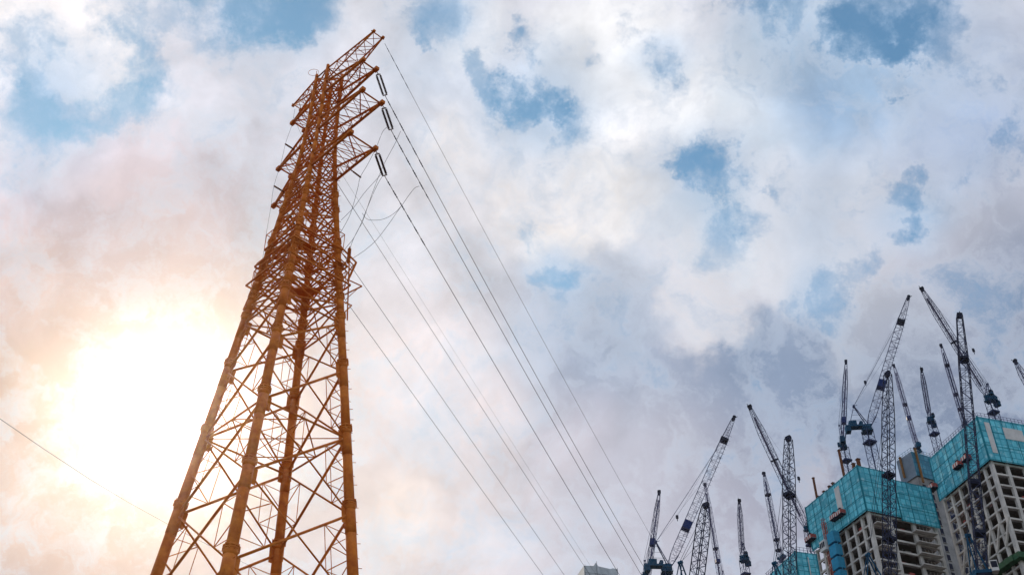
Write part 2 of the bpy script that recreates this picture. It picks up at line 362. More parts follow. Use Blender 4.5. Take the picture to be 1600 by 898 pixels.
for (a, b) in faces:
    bm = bmesh.new(); bs = bm
    for h0, h1 in zip(H0, H0[1:]):
        sc = .9 if h0 > 29 else 1
        A0, A1, B0, B1 = leg(a, h0), leg(a, h1), leg(b, h0), leg(b, h1)
        bar(bm, B1, A0, .062 * sc, 8) if (a, b) in (('F', 'R'), ('L', 'F')) else bar(bm, A1, B0, .062 * sc, 8)
        bar(bm, A1, B0, .040 * sc, 8) if (a, b) in (('F', 'R'), ('L', 'F')) else bar(bm, B1, A0, .046 * sc, 8)
        wa, wb = (B0 - A0).length, (B1 - A1).length
        xh = wa / (wa + wb)
        Xp = lerp(A0, B1, xh)
        for P0, P1 in ((A0, A1), (B0, B1)):
            ql, qu = lerp(P0, Xp, .5), lerp(P1, Xp, .5)
            m_ = lerp(P0, P1, .52)
            bar(bs, ql, m_, .024, 5); bar(bs, qu, m_, .024, 5); bar(bs, ql, lerp(P0, P1, .27), .018, 5)
            bar(bs, qu, lerp(P0, P1, .76), .018, 5); bar(bs, ql, qu, .018, 5)
    for h in (26.975, 14.6, 33.316):
        bar(bm, leg(a, h) , leg(b, h), .05, 8)
    obj('face_bracing', bm, 'tower', tw)
    bm = bmesh.new()
    for h0, h1 in zip(H1 + H2[1:], H1[1:] + H2[1:]):
        A0, A1, B0, B1 = leg(a, h0), leg(a, h1), leg(b, h0), leg(b, h1)
        w_ = .048 if h0 < 41 else .04
        bar(bm, A1, B1, w_, 6); bar(bm, A0, B1, w_ * 1.05, 6); bar(bm, B0, A1, w_ * .9, 6)
        Xp = lerp(A0, B1, .5)
        if h0 < 60:
            for P0, P1 in ((A0, A1), (B0, B1)):
                m_ = lerp(P0, P1, .5); bar(bm, m_, lerp(P0, Xp, .5), .018, 5); bar(bm, m_, lerp(P1, Xp, .5), .018, 5)
    obj('upper_bracing', bm, 'tower', tw)
for h in (26.975, 33.316, 41.3, 14.6):                      # horizontal diaphragms
    bm = bmesh.new(); mid = {f: lerp(leg(f[0], h), leg(f[1], h), .5) for f in faces}
    fl = list(faces)
    for i in range(4):
        bar(bm, mid[fl[i]], mid[fl[(i + 1) % 4]], .03, 6)
    bar(bm, mid[fl[0]], mid[fl[2]], .022, 5); bar(bm, mid[fl[1]], mid[fl[3]], .022, 5)
    if h in (26.975,):
        bar(bm, leg('L', h), leg('R', h), .026, 6)
    obj('diaphragm', bm, 'tower', tw)
# working platform around h = 36: floor frames, corner plates, railing, outriggers
bm = bmesh.new()
for h, e in ((35.7, .55), (36.9, .45), (38.0, .25)):
    r_ = rr(h) + e
    cs = [TC + Z * h + LEGV[k] * r_ for k in 'LFRB']; ci = [TC + Z * h + LEGV[k] * (rr(h) - .75) for k in 'LFRB']
    for i in range(4):
        bar(bm, cs[i], cs[(i + 1) % 4], .05, 4); bar(bm, ci[i], ci[(i + 1) % 4], .04, 4)
        for q in range(1, 6):
            bar(bm, lerp(cs[i], cs[(i + 1) % 4], q / 6), lerp(ci[i], ci[(i + 1) % 4], q / 6), .028, 4)
obj('platform_frame', bm, 'tower', tw)
for k, h in (('B', 36.25), ('F', 37.2)):
    bm = bmesh.new(); p = TC + Z * h + LEGV[k] * (rr(h) + .1)
    e1, e2 = ('L', 'R')
    a_ = lerp(leg(k, h), leg(e1, h), .52); b_ = lerp(leg(k, h), leg(e2, h), .52)
    c_ = lerp(a_, b_, .5)
    q1, q2 = lerp(p, a_, .25), lerp(p, b_, .25)
    pts_ = [q1, a_, b_, q2]
    lo_ = [bm.verts.new(v) for v in pts_]; hi_ = [bm.verts.new(v + Z * .07) for v in pts_]
    bm.faces.new(lo_); bm.faces.new(hi_[::-1])
    for i in range(4): bm.faces.new((lo_[i], hi_[i], hi_[(i + 1) % 4], lo_[(i + 1) % 4]))
    obj('floor_plate', bm, 'tower', tw)
bm = bmesh.new()
for h in (36.6, 37.1, 39.0):
    cs = [TC + Z * h + LEGV[k] * (rr(h) + .40) for k in 'LFRB']
    for i in range(4):
        bar(bm, cs[i], cs[(i + 1) % 4], .024, 5)
        for q in range(6):
            p = lerp(cs[i], cs[(i + 1) % 4], q / 6); bar(bm, p, p - Z * .9, .02, 5)
obj('railing', bm, 'tower', tw)
YR = leg('R', 36).y
def pr(x, y, dy=0): return at_y(x, y, YR + dy)
bm = bmesh.new()
for a_, b_, w_ in (((530, 383), (556.5, 410), .05), ((556.5, 410), (544, 437), .06), ((531, 392), (554, 416), .03), ((530, 402), (550, 423), .03),
        ((544, 437), (565.5, 447), .035), ((565.5, 447), (539, 460), .04), ((562, 448), (540, 468), .02), ((546, 398), (542.5, 500), .035),
        ((534, 470), (549.5, 477), .035), ((549.5, 477), (536, 490), .035), ((531, 412), (548, 431), .03), ((530, 425), (545, 440), .03),
        ((534, 440), (552, 414), .028), ((530, 430), (545, 400), .028), ((528, 455), (545, 437), .028), ((528, 470), (540, 445), .028)):
    bar(bm, pr(*a_), pr(*b_), w_, 6); 
    if w_ >= .035: bar(bm, pr(*a_, .9), pr(*b_, .9), w_ * .8, 6)
obj('outrigger_frame', bm, 'tower', tw)
bm = bmesh.new()
YL = leg('L', 36).y
for a_, b_ in (((397, 440), (388, 465)), ((388, 465), (402, 458)), ((380, 483), (402, 472)), ((380, 484), (396, 478)), ((404, 425), (395, 450)), ((388, 466), (380, 484))):
    bar(bm, at_y(*a_, YL), at_y(*b_, YL), .04, 6)
obj('side_bracket', bm, 'tower', tw)
# crossarms
ARMS = [('R', 50.99, 4.34, .32), ('R', 48.87, 3.82, .46), ('R', 45.84, 4.41, .65), ('R', 42.80, 4.03, .80),
        ('L', 50.95, 3.03, .26), ('L', 48.89, 2.44, .42), ('L', 45.68, 3.10, .42), ('L', 42.89, 3.05, .34)]
TIP = {}
for i, (side, h, t, w) in enumerate(ARMS):
    sg = 1 if side == 'R' else -1
    n_, f_ = ('F', 'R') if side == 'R' else ('L', 'B')        # the leg on the near side, on the far side
    top = i % 4 == 0
    hu = h - 1.05 if top else h + 1.0
    tips = [TC + Z * h + DR * (sg * t) - DP * w, TC + Z * h + DR * (sg * t) + DP * w]
    TIP[i] = tips
    hr = min(h, 51.0)
    lows = [leg(n_, hr), leg(f_, hr)]; ups = [leg(n_, hu), leg(f_, hu)]
    bm = bmesh.new(); cw_ = .045 if top else .075
    ext = DR * (sg * .12)
    for q in (0, 1):
        bar(bm, lows[q], tips[q] + ext, cw_, 8); bar(bm, ups[q], tips[q] + Z * (-.06 if top else .06), cw_ * .85, 8)
        # lacing of the side plane
        N = 4
        for s_ in range(N):
            a_ = lerp(lows[q], tips[q], s_ / N); b_ = lerp(ups[q], tips[q], (s_ + .5) / N); c_ = lerp(lows[q], tips[q], (s_ + 1) / N)
            bar(bm, a_, b_, .02, 5); bar(bm, b_, c_, .02, 5)
    ao = obj('crossarm', bm, 'tower', tw)
    bm = bmesh.new()
    N = 5
    for s_ in range(N):
        a0, a1 = lerp(lows[0], tips[0], s_ / N), lerp(lows[1], tips[1], s_ / N)
        b0, b1 = lerp(lows[0], tips[0], (s_ + 1) / N), lerp(lows[1], tips[1], (s_ + 1) / N)
        bar(bm, a0, b1, .02, 5); bar(bm, a1, b0, .02, 5); bar(bm, b0, b1, .022, 5)
        if s_ < N - 1:
            c0, c1 = lerp(ups[0], tips[0], s_ / N), lerp(ups[1], tips[1], (s_ + 1) / N); bar(bm, c0, c1, .017, 5)
    if not top:   # an inverted V of two struts from the inner end of the arm to the tip
        bar(bm, lerp(lows[0], tips[0], .97), lerp(ups[1], tips[1], .55), .035, 6)
    obj('arm_lacing', bm, 'tower', ao)
    bm = bmesh.new()
    bar(bm, tips[0] - DP * .12, tips[1] + DP * .12, .05 if not top else .035, 8)
    for q in (0, 1): box(bm, tips[q] + ext * .6, DR, DP, Z, .30 if not top else .16, .22 if not top else .14, .2 if not top else .12)
    obj('tip_bracket', bm, 'tower', ao)
bm = bmesh.new()
for k in 'LFRB':
    bar(bm, leg(k, 51), leg(k, 51) + Z * .28, .09, 8)
for (a, b) in faces: bar(bm, leg(a, 51), leg(b, 51), .04, 6)
bar(bm, leg('L', 51), leg('R', 51), .03, 6); bar(bm, leg('F', 51), leg('B', 51), .03, 6)
bar(bm, leg('L', 51), leg('L', 51) + Z * .6 - X * .05, .02, 6)
pts = [leg('L', 51) + Z * .5 + Vector((-.22 + .3 * math.cos(t), 0, .28 * math.sin(t))) for t in [i * math.pi / 8 for i in range(17)]]
tube(bm, pts, .012, 5)
obj('tower_cap', bm, 'tower', tw)

# ------------------------------------------------------------------ insulators and wires
WD = Vector((math.sin(R(20)), math.cos(R(20)), 0))
LAB = {0: 'highest wire, leaving the right tip of the top arm', 1: 'conductor from the second arm from the top, right side',
       2: 'conductor from the third arm from the top, right side', 3: 'conductor from the lowest right arm of the pylon',
       4: 'faint wire from the left tip of the top arm', 5: 'conductor running behind the pylon from the second left arm',
       6: 'conductor running behind the pylon from the third left arm', 7: 'conductor running behind the pylon from the lowest left arm'}
WEND = {}
for i, (side, h, t, w) in enumerate(ARMS):
    tip = TIP[i][1] + DP * .12
    if i % 4 == 0:
        p1 = tip + WD * .15 - Z * .17
    else:
        sd = (WD * (1.25 if side == 'R' else .95) - Z * (.75 if side == 'R' else .45)); L_ = sd.length; sdn = sd.normalized()
        ins = thing('insulator_string', ['', 'twin brown insulator string under the second right arm from the top', 'twin brown insulator string under the third right arm from the top',
            'twin brown insulator string at the tip of the lowest right arm', '', 'twin insulator string at the tip of the second left arm', 'twin insulator string at the tip of the third left arm',
            'twin insulator string at the tip of the lowest left arm'][i], 'insulator', tip, 'insulator strings at the crossarm tips')
        _, s_, u_ = basis(sdn)
        for sg in (-1, 1):
            bm = bmesh.new(); o_ = s_ * (.105 * sg)
            bar(bm, tip + sdn * .22 + o_, tip + sdn * (L_ - .12) + o_, .022, 6)
            n = 14
            for q in range(n):
                c_ = tip + sdn * (.28 + (L_ - .48) * q / (n - 1)) + o_
                bar(bm, c_ - sdn * .012, c_ + sdn * .045, .072, 10, .05)
            obj('disc_column', bm, 'ins', ins)
        bm = bmesh.new()
        bar(bm, tip, tip + sdn * .14, .02, 6)
        for q in (.2, L_ - .1): bar(bm, tip + sdn * q - s_ * .14, tip + sdn * q + s_ * .14, .03, 6)
        bar(bm, tip + sdn * .12, tip + sdn * .2 - s_ * .12, .018, 5); bar(bm, tip + sdn * .12, tip + sdn * .2 + s_ * .12, .018, 5)
        bar(bm, tip + sdn * (L_ - .1), tip + sdn * L_, .02, 6)
        obj('yoke_plate', bm, 'bolt', ins)
        p1 = tip + sd
    k0, k1 = {0: (-.07, .00045), 1: (-.10, .0006), 2: (-.09, .00055), 3: (-.075, .00025), 4: (-.05, 0), 5: (-.05, .00004), 6: (-.04, 0), 7: (-.04, 0)}[i]
    L = 330; n = 90; pts = []
    for q in range(n + 1):
        s = L * (q / n) ** 1.3
        z = k0 * s + k1 * s * s if s < 160 else k0 * 160 + k1 * 160 ** 2 + (k0 + 2 * k1 * 160) * (s - 160) * .6
        pts.append(p1 + WD * s + Z * z)
    bm = bmesh.new(); tube(bm, pts, {0: .012, 4: .007}.get(i, .019 if i < 4 else .016), 6)
    WEND[i] = p1
    if i in (0, 1, 2, 3):
        wt = thing('power_line', LAB[i], 'power line', p1, 'wires strung from the pylon to the lower right')
        obj('conductor', bm, 'wire', wt)
        nd = {0: 9, 1: 11, 2: 10, 3: 11}[i]
        for q in range(nd):
            s = .35 + q * ({0: .33}.get(i, .46)) + (.2 if q % 2 else 0); bm = bmesh.new()
            a_ = p1 + WD * s + Z * (k0 * s); b_ = p1 + WD * (s + .22) + Z * (k0 * (s + .22))
            bar(bm, a_, b_, .022 if i else .015, 6); bar(bm, a_, a_ + (b_ - a_) * .25, .036 if i else .022, 6); bar(bm, lerp(a_, b_, .75), b_, .036 if i else .022, 6)
            obj('vibration_damper', bm, 'black', wt)
    else:
        tag(obj('power_line', bm, 'wire', None, loc=p1), LAB[i], 'power line', 'wires strung from the pylon to the lower right')
# jumper leads looping down to the platform; depth runs from the arm tips to the platform
def lead(pxs, ya, yb, label, r=.011):
    P = [at_y(x, y, ya + (yb - ya) * i / (len(pxs) - 1)) for i, (x, y) in enumerate(pxs)]
    out = []
    for i in range(len(P) - 1):   # Catmull-Rom
        a, b, c, d = P[max(i - 1, 0)], P[i], P[i + 1], P[min(i + 2, len(P) - 1)]
        for q in range(8):
            t = q / 8; out.append(.5 * ((2 * b) + (c - a) * t + (2 * a - 5 * b + 4 * c - d) * t * t + (3 * b - a - 3 * c + d) * t ** 3))
    out.append(P[-1]); bm = bmesh.new(); tube(bm, out, r, 5)
    return tag(obj('jumper_wire', bm, 'wire', None, loc=P[0]), label, 'wire', 'thin jumper leads hanging beside the pylon')
y1, y2, y3 = WEND[1].y, WEND[2].y, WEND[3].y
lead([(605, 199), (598, 206), (588, 230), (575, 256), (563, 277), (559, 294), (552, 320), (545, 340), (531, 365)], y2, YR, 'slack lead from the third right arm over the thin strut tip to the pylon body')
lead([(626, 205), (618, 223), (598, 261), (581, 304), (567, 345), (560, 358), (552, 374), (547, 388)], y1, YR, 'slack lead from the second right conductor down to the stubby post insulator')
lead([(597, 271), (585, 284), (569, 302), (552, 325), (533, 344)], y3, YR, 'slack lead from the lowest right string straight down to the pylon body')
lead([(599, 273), (588, 292), (575, 322), (563, 352), (552, 373), (543, 384), (536, 394)], y3, YR, 'slack lead from the lowest right string down beside the post insulator')
lead([(655, 291), (648, 294), (639, 305), (627, 322), (615, 334), (600, 342), (585, 344), (573, 342), (566, 333)], y2, YR + 3, 'lead curving from the third conductor in a low hanging loop toward the pylon')
lead([(627, 322), (620, 332), (606, 352), (588, 375), (570, 391), (549, 405)], y3, YR, 'lead sweeping from the lowest right conductor into the platform outrigger')
lead([(461, 170), (459, 181), (458, 190), (451, 210), (446, 225), (439, 255), (428, 291), (423, 325), (417, 360), (411, 400), (406, 430)], TC.y + 1, TC.y, 'thin lead hanging down the left side of the pylon past two strut tips', .008)
lead([(459, 184), (463, 188), (466, 200), (473, 214), (480, 225)], TC.y + 1, TC.y, 'short thin lead at the upper left of the pylon', .007)
for a_, b_, lb in (((460, 234), (445.5, 225), 'dark thin strut poking out left of the pylon, upper one'), ((444, 300), (428, 290.5), 'dark thin strut poking out left of the pylon, lower one'),
        ((547.5, 265), (564, 277.5), 'dark thin strut poking out right under the lowest right arm')):
    bm = bmesh.new(); bar(bm, at_y(*a_, TC.y), at_y(*b_, TC.y), .035, 8)
    p_, q_ = at_y(*a_, TC.y), at_y(*b_, TC.y)
    for s in range(5): bar(bm, lerp(p_, q_, .3 + s * .14), lerp(p_, q_, .34 + s * .14), .055, 8)
    obj('jumper_strut', bm, 'bolt', tw, label=lb)
pi_ = thing('post_insulator', 'stubby brown post insulator standing on the platform outrigger right of the pylon', 'insulator', pr(545, 411))
bm = bmesh.new(); a_, b_ = pr(544.3, 411), pr(546.3, 388); bar(bm, a_, b_, .07, 12, .06)
obj('core', bm, 'tower', pi_)
bm = bmesh.new()
for q in range(11):
    c_ = lerp(a_, b_, .06 + q * .088); bar(bm, c_, c_ + (b_ - a_).normalized() * .03, .095, 12, .07)
obj('sheds', bm, 'tower', pi_)
bm = bmesh.new(); bar(bm, b_, b_ + (b_ - a_).normalized() * .12, .03, 8, .02); obj('terminal', bm, 'bolt', pi_)
# far wire crossing the sky at the lower left
pts = [at_dist(x, y, d) for x, y, d in ((-60, 612, 70), (0, 654, 80), (70, 702, 92), (140, 748, 106), (200, 784, 120), (280, 828, 140), (380, 878, 170), (500, 935, 210))]
bm = bmesh.new(); tube(bm, pts, .019, 6)
tag(obj('power_line', bm, 'wire', None, loc=pts[0]), 'lone dark wire slanting down across the sky at the far left', 'power line')

# ------------------------------------------------------------------ buildings under construction
def azv(deg): return Vector((math.sin(R(deg)), math.cos(R(deg)), 0))
def wall_hit(px, py, C, d):
    """distance along the wall direction d (from corner C) and height where the sight line meets the wall"""
    v = ray(px, py); det = v.x * (-d.y) + d.x * v.y
    k = ((C.x - EYE.x) * (-d.y) + d.x * (C.y - EYE.y)) / det
    p = EYE + v * k
    return (p - C).dot(d), p.z
def uv_panel(bm, C, d, t0, t1, z0, z1, off, thick, mi=0, nz=None):
    """upright slab on a wall, from t0 to t1 and z0 to z1, with uv in metres"""
    n_ = nz
    c = C + d * ((t0 + t1) / 2) + n_ * (off + thick / 2); c.z = (z0 + z1) / 2
    vs = box(bm, c, d, n_, Z, t1 - t0, thick, z1 - z0, mi)
    uvl = bm.loops.layers.uv.get('UVMap') or bm.loops.layers.uv.new('UVMap')
    for v in vs:
        for l in v.link_loops:
            q = v.co - C; l[uvl].uv = (q.dot(d) + q.dot(n_) * .7, v.co.z)
def rail_fence(bm, C, d, t0, t1, z, h, n_, mi=0, step=1.6, off=0):
    t = t0
    while t <= t1:
        p = C + d * t + n_ * off; p.z = z; bar(bm, p, p + Z * h, .07, 4, mi=mi); t += step
    for q in (.5, 1.0):
        a = C + d * t0 + n_ * off; b = C + d * t1 + n_ * off; a.z = b.z = z + h * q; bar(bm, a, b, .05, 4, mi=mi)

class Site:
    def __init__(s, label, group, cx, ytop, ybot, D, azL, azR, xl, xr, ztop_extra=0):
        s.C = at_dist(cx, ytop, D); s.ztop = s.C.z
        s.zbot = at_dist(cx, ybot, D).z
        s.C = Vector((s.C.x, s.C.y, 0)); s.dL = azv(azL); s.dR = azv(azR)
        s.wL = wall_hit(xl[0], xl[1], s.C, s.dL)[0]; s.wR = wall_hit(xr[0], xr[1], s.C, s.dR)[0]
        s.nL = -s.dR; s.nR = -s.dL            # outward normals of the left and the right face
        s.t = thing('unfinished_tower', label, 'building', s.C, group)
    def frame(s, zlow, floor_h, colL, colR, cw=.9, back=0.0, beam=.75, slant=0.0, colname='column'):
        """columns on both visible faces, floor slabs with edge beams, a dark core"""
        o = 0.8
        inL, inR = s.dR * o, s.dL * o
        for i in range(colL):
            t = s.wL * i / (colL - 1); p = s.C + s.dL * min(max(t, o), s.wL - .2) + s.dR * o
            bm = bmesh.new(); box(bm, p + Z * ((s.zbot + zlow) / 2), s.dL, s.dR, Z, cw * (1.5 if i == 0 else 1), cw * 1.05, s.zbot - zlow)
            obj(colname, bm, 'conc', s.t)
        for i in range(1, colR):
            t = s.wR * i / (colR - 1); p = s.C + s.dR * min(t, s.wR - .2) + s.dL * o
            bm = bmesh.new(); box(bm, p + Z * ((s.zbot + zlow) / 2) , s.dL, s.dR, Z, cw * 1.05, cw * 1.3, s.zbot - zlow)
            obj(colname, bm, 'conc', s.t)
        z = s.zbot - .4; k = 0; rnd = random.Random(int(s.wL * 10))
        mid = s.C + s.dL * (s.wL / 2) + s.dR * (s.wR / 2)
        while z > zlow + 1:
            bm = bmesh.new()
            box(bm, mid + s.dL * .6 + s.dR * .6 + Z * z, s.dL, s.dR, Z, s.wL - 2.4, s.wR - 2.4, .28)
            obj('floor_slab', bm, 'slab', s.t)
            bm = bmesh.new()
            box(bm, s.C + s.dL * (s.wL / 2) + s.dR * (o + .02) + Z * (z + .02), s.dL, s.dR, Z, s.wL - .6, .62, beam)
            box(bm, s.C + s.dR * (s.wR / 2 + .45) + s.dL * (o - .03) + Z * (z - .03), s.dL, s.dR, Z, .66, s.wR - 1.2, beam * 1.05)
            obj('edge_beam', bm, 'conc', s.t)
            if k % 1 == 0:     # materials, props and barriers lying on the floors
                bm = bmesh.new()
                for q in range(26):
                    t = rnd.uniform(2, s.wR - 2); dd = rnd.uniform(1.2, 3.5)
                    h_ = rnd.uniform(.4, 1.4)
                    box(bm, s.C + s.dR * t + s.dL * dd + Z * (z + .14 + h_ / 2), s.dL, s.dR, Z, rnd.uniform(.3, 1.2), rnd.uniform(.3, 2.2), h_, rnd.choice((0, 0, 1, 2)))
                for q in range(8):
                    t = rnd.uniform(2, s.wL - 2); h_ = rnd.uniform(.4, 1.6)
                    box(bm, s.C + s.dL * t + s.dR * rnd.uniform(1.4, 3) + Z * (z + .14 + h_ / 2), s.dL, s.dR, Z, rnd.uniform(.4, 2), .5, h_, rnd.choice((0, 1, 2)))
                ob = obj('floor_clutter', bm, ['core', 'red', 'slab'], s.t); ob["kind"] = "stuff"
            z -= floor_h; k += 1
        s.zends = z
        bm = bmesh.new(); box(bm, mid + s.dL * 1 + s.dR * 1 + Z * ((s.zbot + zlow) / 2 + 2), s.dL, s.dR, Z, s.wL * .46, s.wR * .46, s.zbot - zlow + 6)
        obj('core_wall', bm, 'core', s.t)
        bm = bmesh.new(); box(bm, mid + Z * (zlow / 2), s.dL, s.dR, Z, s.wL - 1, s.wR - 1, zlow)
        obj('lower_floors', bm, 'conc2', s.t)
    def post(s, x0, y0, y1, w, m='rust', face='L', off=-.5, up=None):
        d, n_ = (s.dL, s.nL) if face == 'L' else (s.dR, s.nR)
        t, za = wall_hit(x0, y0, s.C, d); _, zb = wall_hit(x0, y1, s.C, d)
        bm = bmesh.new(); p = s.C + d * t + n_ * off
        box(bm, Vector((p.x, p.y, (za + zb) / 2)), d, n_, Z, w, w, abs(za - zb))
        box(bm, Vector((p.x, p.y, max(za, zb) + .05)), d, n_, Z, w * 1.5, w * 1.5, .18)
        obj('steel_post', bm, m, s.t)

# ---- middle block: taller teal screen, left of the big crane boom
b1 = Site('concrete tower frame topped by a teal screen edged with rusty posts', 'half-built towers with teal screens', 1340, 728, 799, 300, -21.5, 68.5, (1261, 796), (1447, 755))
b1.frame(60, 3.35, 8, 4, cw=.78, beam=.5)
step_t, _ = wall_hit(1392, 745, b1.C, b1.dR)
for k in range(9):
    zz = b1.zbot - .4 - 3.35 * (k + 1) + .06
    for (u0, u1) in ((b1.wR * .62, b1.wR * .93), (b1.wR * .06, b1.wR * .26)):
        if u0 < b1.wR * .3 and k % 2: continue
        bm = bmesh.new(); p_ = b1.C + b1.dR * ((u0 + u1) / 2) + b1.nR * .45; box(bm, Vector((p_.x, p_.y, zz)), b1.dR, b1.nR, Z, u1 - u0, 1.9, .24)
        for q in range(7): bar(bm, Vector((p_.x, p_.y, zz)) + b1.dR * ((q / 6 - .5) * (u1 - u0) * .96) + b1.nR * .85, Vector((p_.x, p_.y, zz + 1.1)) + b1.dR * ((q / 6 - .5) * (u1 - u0) * .96) + b1.nR * .85, .035, 4)
        obj('balcony_slab', bm, 'conc', b1.t)
def screen(s, d, n_, t0, t1, z0, z1, m='teal', edge='tealedge', fold=True):
    bm = bmesh.new(); uv_panel(bm, s.C, d, t0, t1, z0, z1, .35, .18, 0, n_)
    so = obj('safety_screen', bm, m, s.t)
    bm = bmesh.new(); w = t1 - t0; n = max(2, round(w / 3.8))
    for i in range(n + 1):
        t = t0 + w * i / n; p = s.C + d * t + n_ * .60; wd = .30 if i in (0, n) else .08
        box(bm, Vector((p.x, p.y, (z0 + z1) / 2)), d, n_, Z, wd, .12, z1 - z0 + .3)
    for q in (0.02, .34, .67, .985):
        c = s.C + d * ((t0 + t1) / 2) + n_ * .57; c.z = z0 + (z1 - z0) * q
        box(bm, c, d, n_, Z, w - .05, .07, .10)
    obj('screen_frame', bm, edge, so)
    return so
screen(b1, b1.dL, b1.nL, -.34, b1.wL, b1.zbot - .3, b1.ztop)
screen(b1, b1.dR, b1.nR, -.53, step_t, b1.zbot - .3, b1.ztop - .1)
screen(b1, b1.dR, b1.nR, step_t + .01, b1.wR + .5, b1.zbot - 1.2, b1.ztop - 2.2)
bm = bmesh.new()
box(bm, b1.C + b1.dL * (b1.wL / 2) + b1.dR * (b1.wR / 2) + Z * (b1.zbot + 1), b1.dL, b1.dR, Z, b1.wL - 1, b1.wR - 1, .4)
for q in range(14):
    c = b1.C + b1.dL * (1.5 + q * 2.3) + b1.dR * 1.2 + Z * (b1.ztop - 4.5 if q % 2 else b1.ztop - 3.2); 
    if 1.5 + q * 2.3 < b1.wL - 1: bar(bm, Vector((c.x, c.y, b1.zbot)), c, .18, 6)
obj('top_floor', bm, 'core', b1.t)
for x0, y0, y1, w in ((1268.5, 746, 800, .5), (1308.5, 703, 765, .55), (1276.5, 775, 790, .6), (1285, 767, 783, .6), (1293.5, 759, 776, .6), (1299, 754, 770, .6),
        (1331, 724, 740, .7), (1338, 717, 733, .8)):
    b1.post(x0, y0, y1, w)
def white_panel(s, face, x0, y0, x1, y1, off=.62):
    d, n_ = (s.dL, s.nL) if face == 'L' else (s.dR, s.nR)
    ta, za = wall_hit(x0, y0, s.C, d); tb, zb = wall_hit(x1, y1, s.C, d)
    bm = bmesh.new(); c = s.C + d * ((ta + tb) / 2) + n_ * off; c.z = (za + zb) / 2
    box(bm, c, d, n_, Z, abs(tb - ta), .1, abs(za - zb))
    obj('blank_panel', bm, 'white', s.t, label='plain off-white sheet on the screen')
white_panel(b1, 'L', 1306, 764, 1322, 803)
def stage(s, face, x, y, w, label, rows=2):
    d, n_ = (s.dL, s.nL) if face == 'L' else (s.dR, s.nR)
    t, z = wall_hit(x, y, s.C, d); p = s.C + d * t + n_ * 1.2; p.z = z; w *= .85
    g_ = thing('loading_platform', label, 'platform', p, 'red and white loading platforms')
    bm = bmesh.new(); box(bm, p, d, n_, Z, w, 1.9, .2); bar(bm, p - d * w * .4 - n_ * .9, p - d * w * .4 - n_ * .9 - Z * 1.2, .08, 4)
    bar(bm, p + d * w * .4 - n_ * .9, p + d * w * .4 - n_ * .9 + Z * 2.6, .07, 4)
    obj('deck', bm, 'black', g_)
    bm = bmesh.new()
    n = int(w / .45)
    for q in range(n):
        box(bm, p + d * (-w / 2 + (q + .5) * w / n) + n_ * .95 + Z * .75, d, n_, Z, w / n, .08, 1.1, q % 2)
    for sg in (-1, 1): box(bm, p + d * (sg * w / 2) + Z * .75, n_, d, Z, 1.8, .06, 1.1, 0)
    obj('striped_barrier', bm, ['red', 'white'], g_)
    bm = bmesh.new(); box(bm, p + d * .6 - n_ * .35 + Z * 1.5, d, n_, Z, .9, .5, 2.3); obj('door_leaf', bm, 'black', g_)
stage(b1, 'L', 1311, 812, 3.2, 'red barrier platform below the white sheet, lower one of the pair')
stage(b1, 'L', 1320, 806, 3.4, 'striped platform below the white sheet, upper one of the pair with a dark door')
stage(b1, 'L', 1273, 845, 4.2, 'red barrier platform at the lower left end of the middle teal screen')
# builders' lift on the left face of the middle block
t_, z_ = wall_hit(1311, 845, b1.C, b1.dL); p = b1.C + b1.dL * t_ + b1.nL * 1.7
lf = thing('construction_lift', 'blue builders lift shaft with a pale cab climbing the middle concrete frame', 'lift', Vector((p.x, p.y, 0)))
zz = z_ + 2.5
for q in range(5):
    bm = bmesh.new(); c = Vector((p.x, p.y, zz - 1.9 - q * 3.9)); box(bm, c, b1.dL, b1.nL, Z, 3.0, 2.2, 3.2)
    for sg in (-1, 1): bar(bm, c + b1.dL * (sg * 1.35) - Z * 1.9, c + b1.dL * (sg * 1.35) + Z * 1.9, .14, 4)
    obj('shaft_panel', bm, 'lift', lf)
bm = bmesh.new()
pm = p + b1.dL * 3.1
for sx in (-.45, .45):
    for sy in (-.45, .45):
        a = pm + b1.dL * sx + b1.nL * sy; bar(bm, Vector((a.x, a.y, 0)), Vector((a.x, a.y, z_ + 7)), .09, 4)
z = z_ - 34
while z < z_ + 7:
    for (u, v) in (((-.45, -.45), (.45, -.45)), ((.45, -.45), (.45, .45)), ((.45, .45), (-.45, .45)), ((-.45, .45), (-.45, -.45))):
        a = pm + b1.dL * u[0] + b1.nL * u[1] + Z * z; b = pm + b1.dL * v[0] + b1.nL * v[1] + Z * (z + 1.4)
        bar(bm, a, b, .06, 4); bar(bm, Vector((a.x, a.y, z + 1.4)), b, .05, 4)
    z += 1.4
obj('lift_mast', bm, 'red', lf)
bm = bmesh.new(); c = Vector((pm.x, pm.y, z_ - .6)) + b1.nL * 1.2; vs = box(bm, c, b1.dL, b1.nL, Z, 2.6, 1.4, 3.0)
for q in (-.8, 0, .8): box(bm, c + b1.dL * q + b1.nL * .74 + Z * .2, b1.dL, b1.nL, Z, .5, .08, 1.5, 1)
obj('lift_cab', bm, ['white', 'black'], lf)

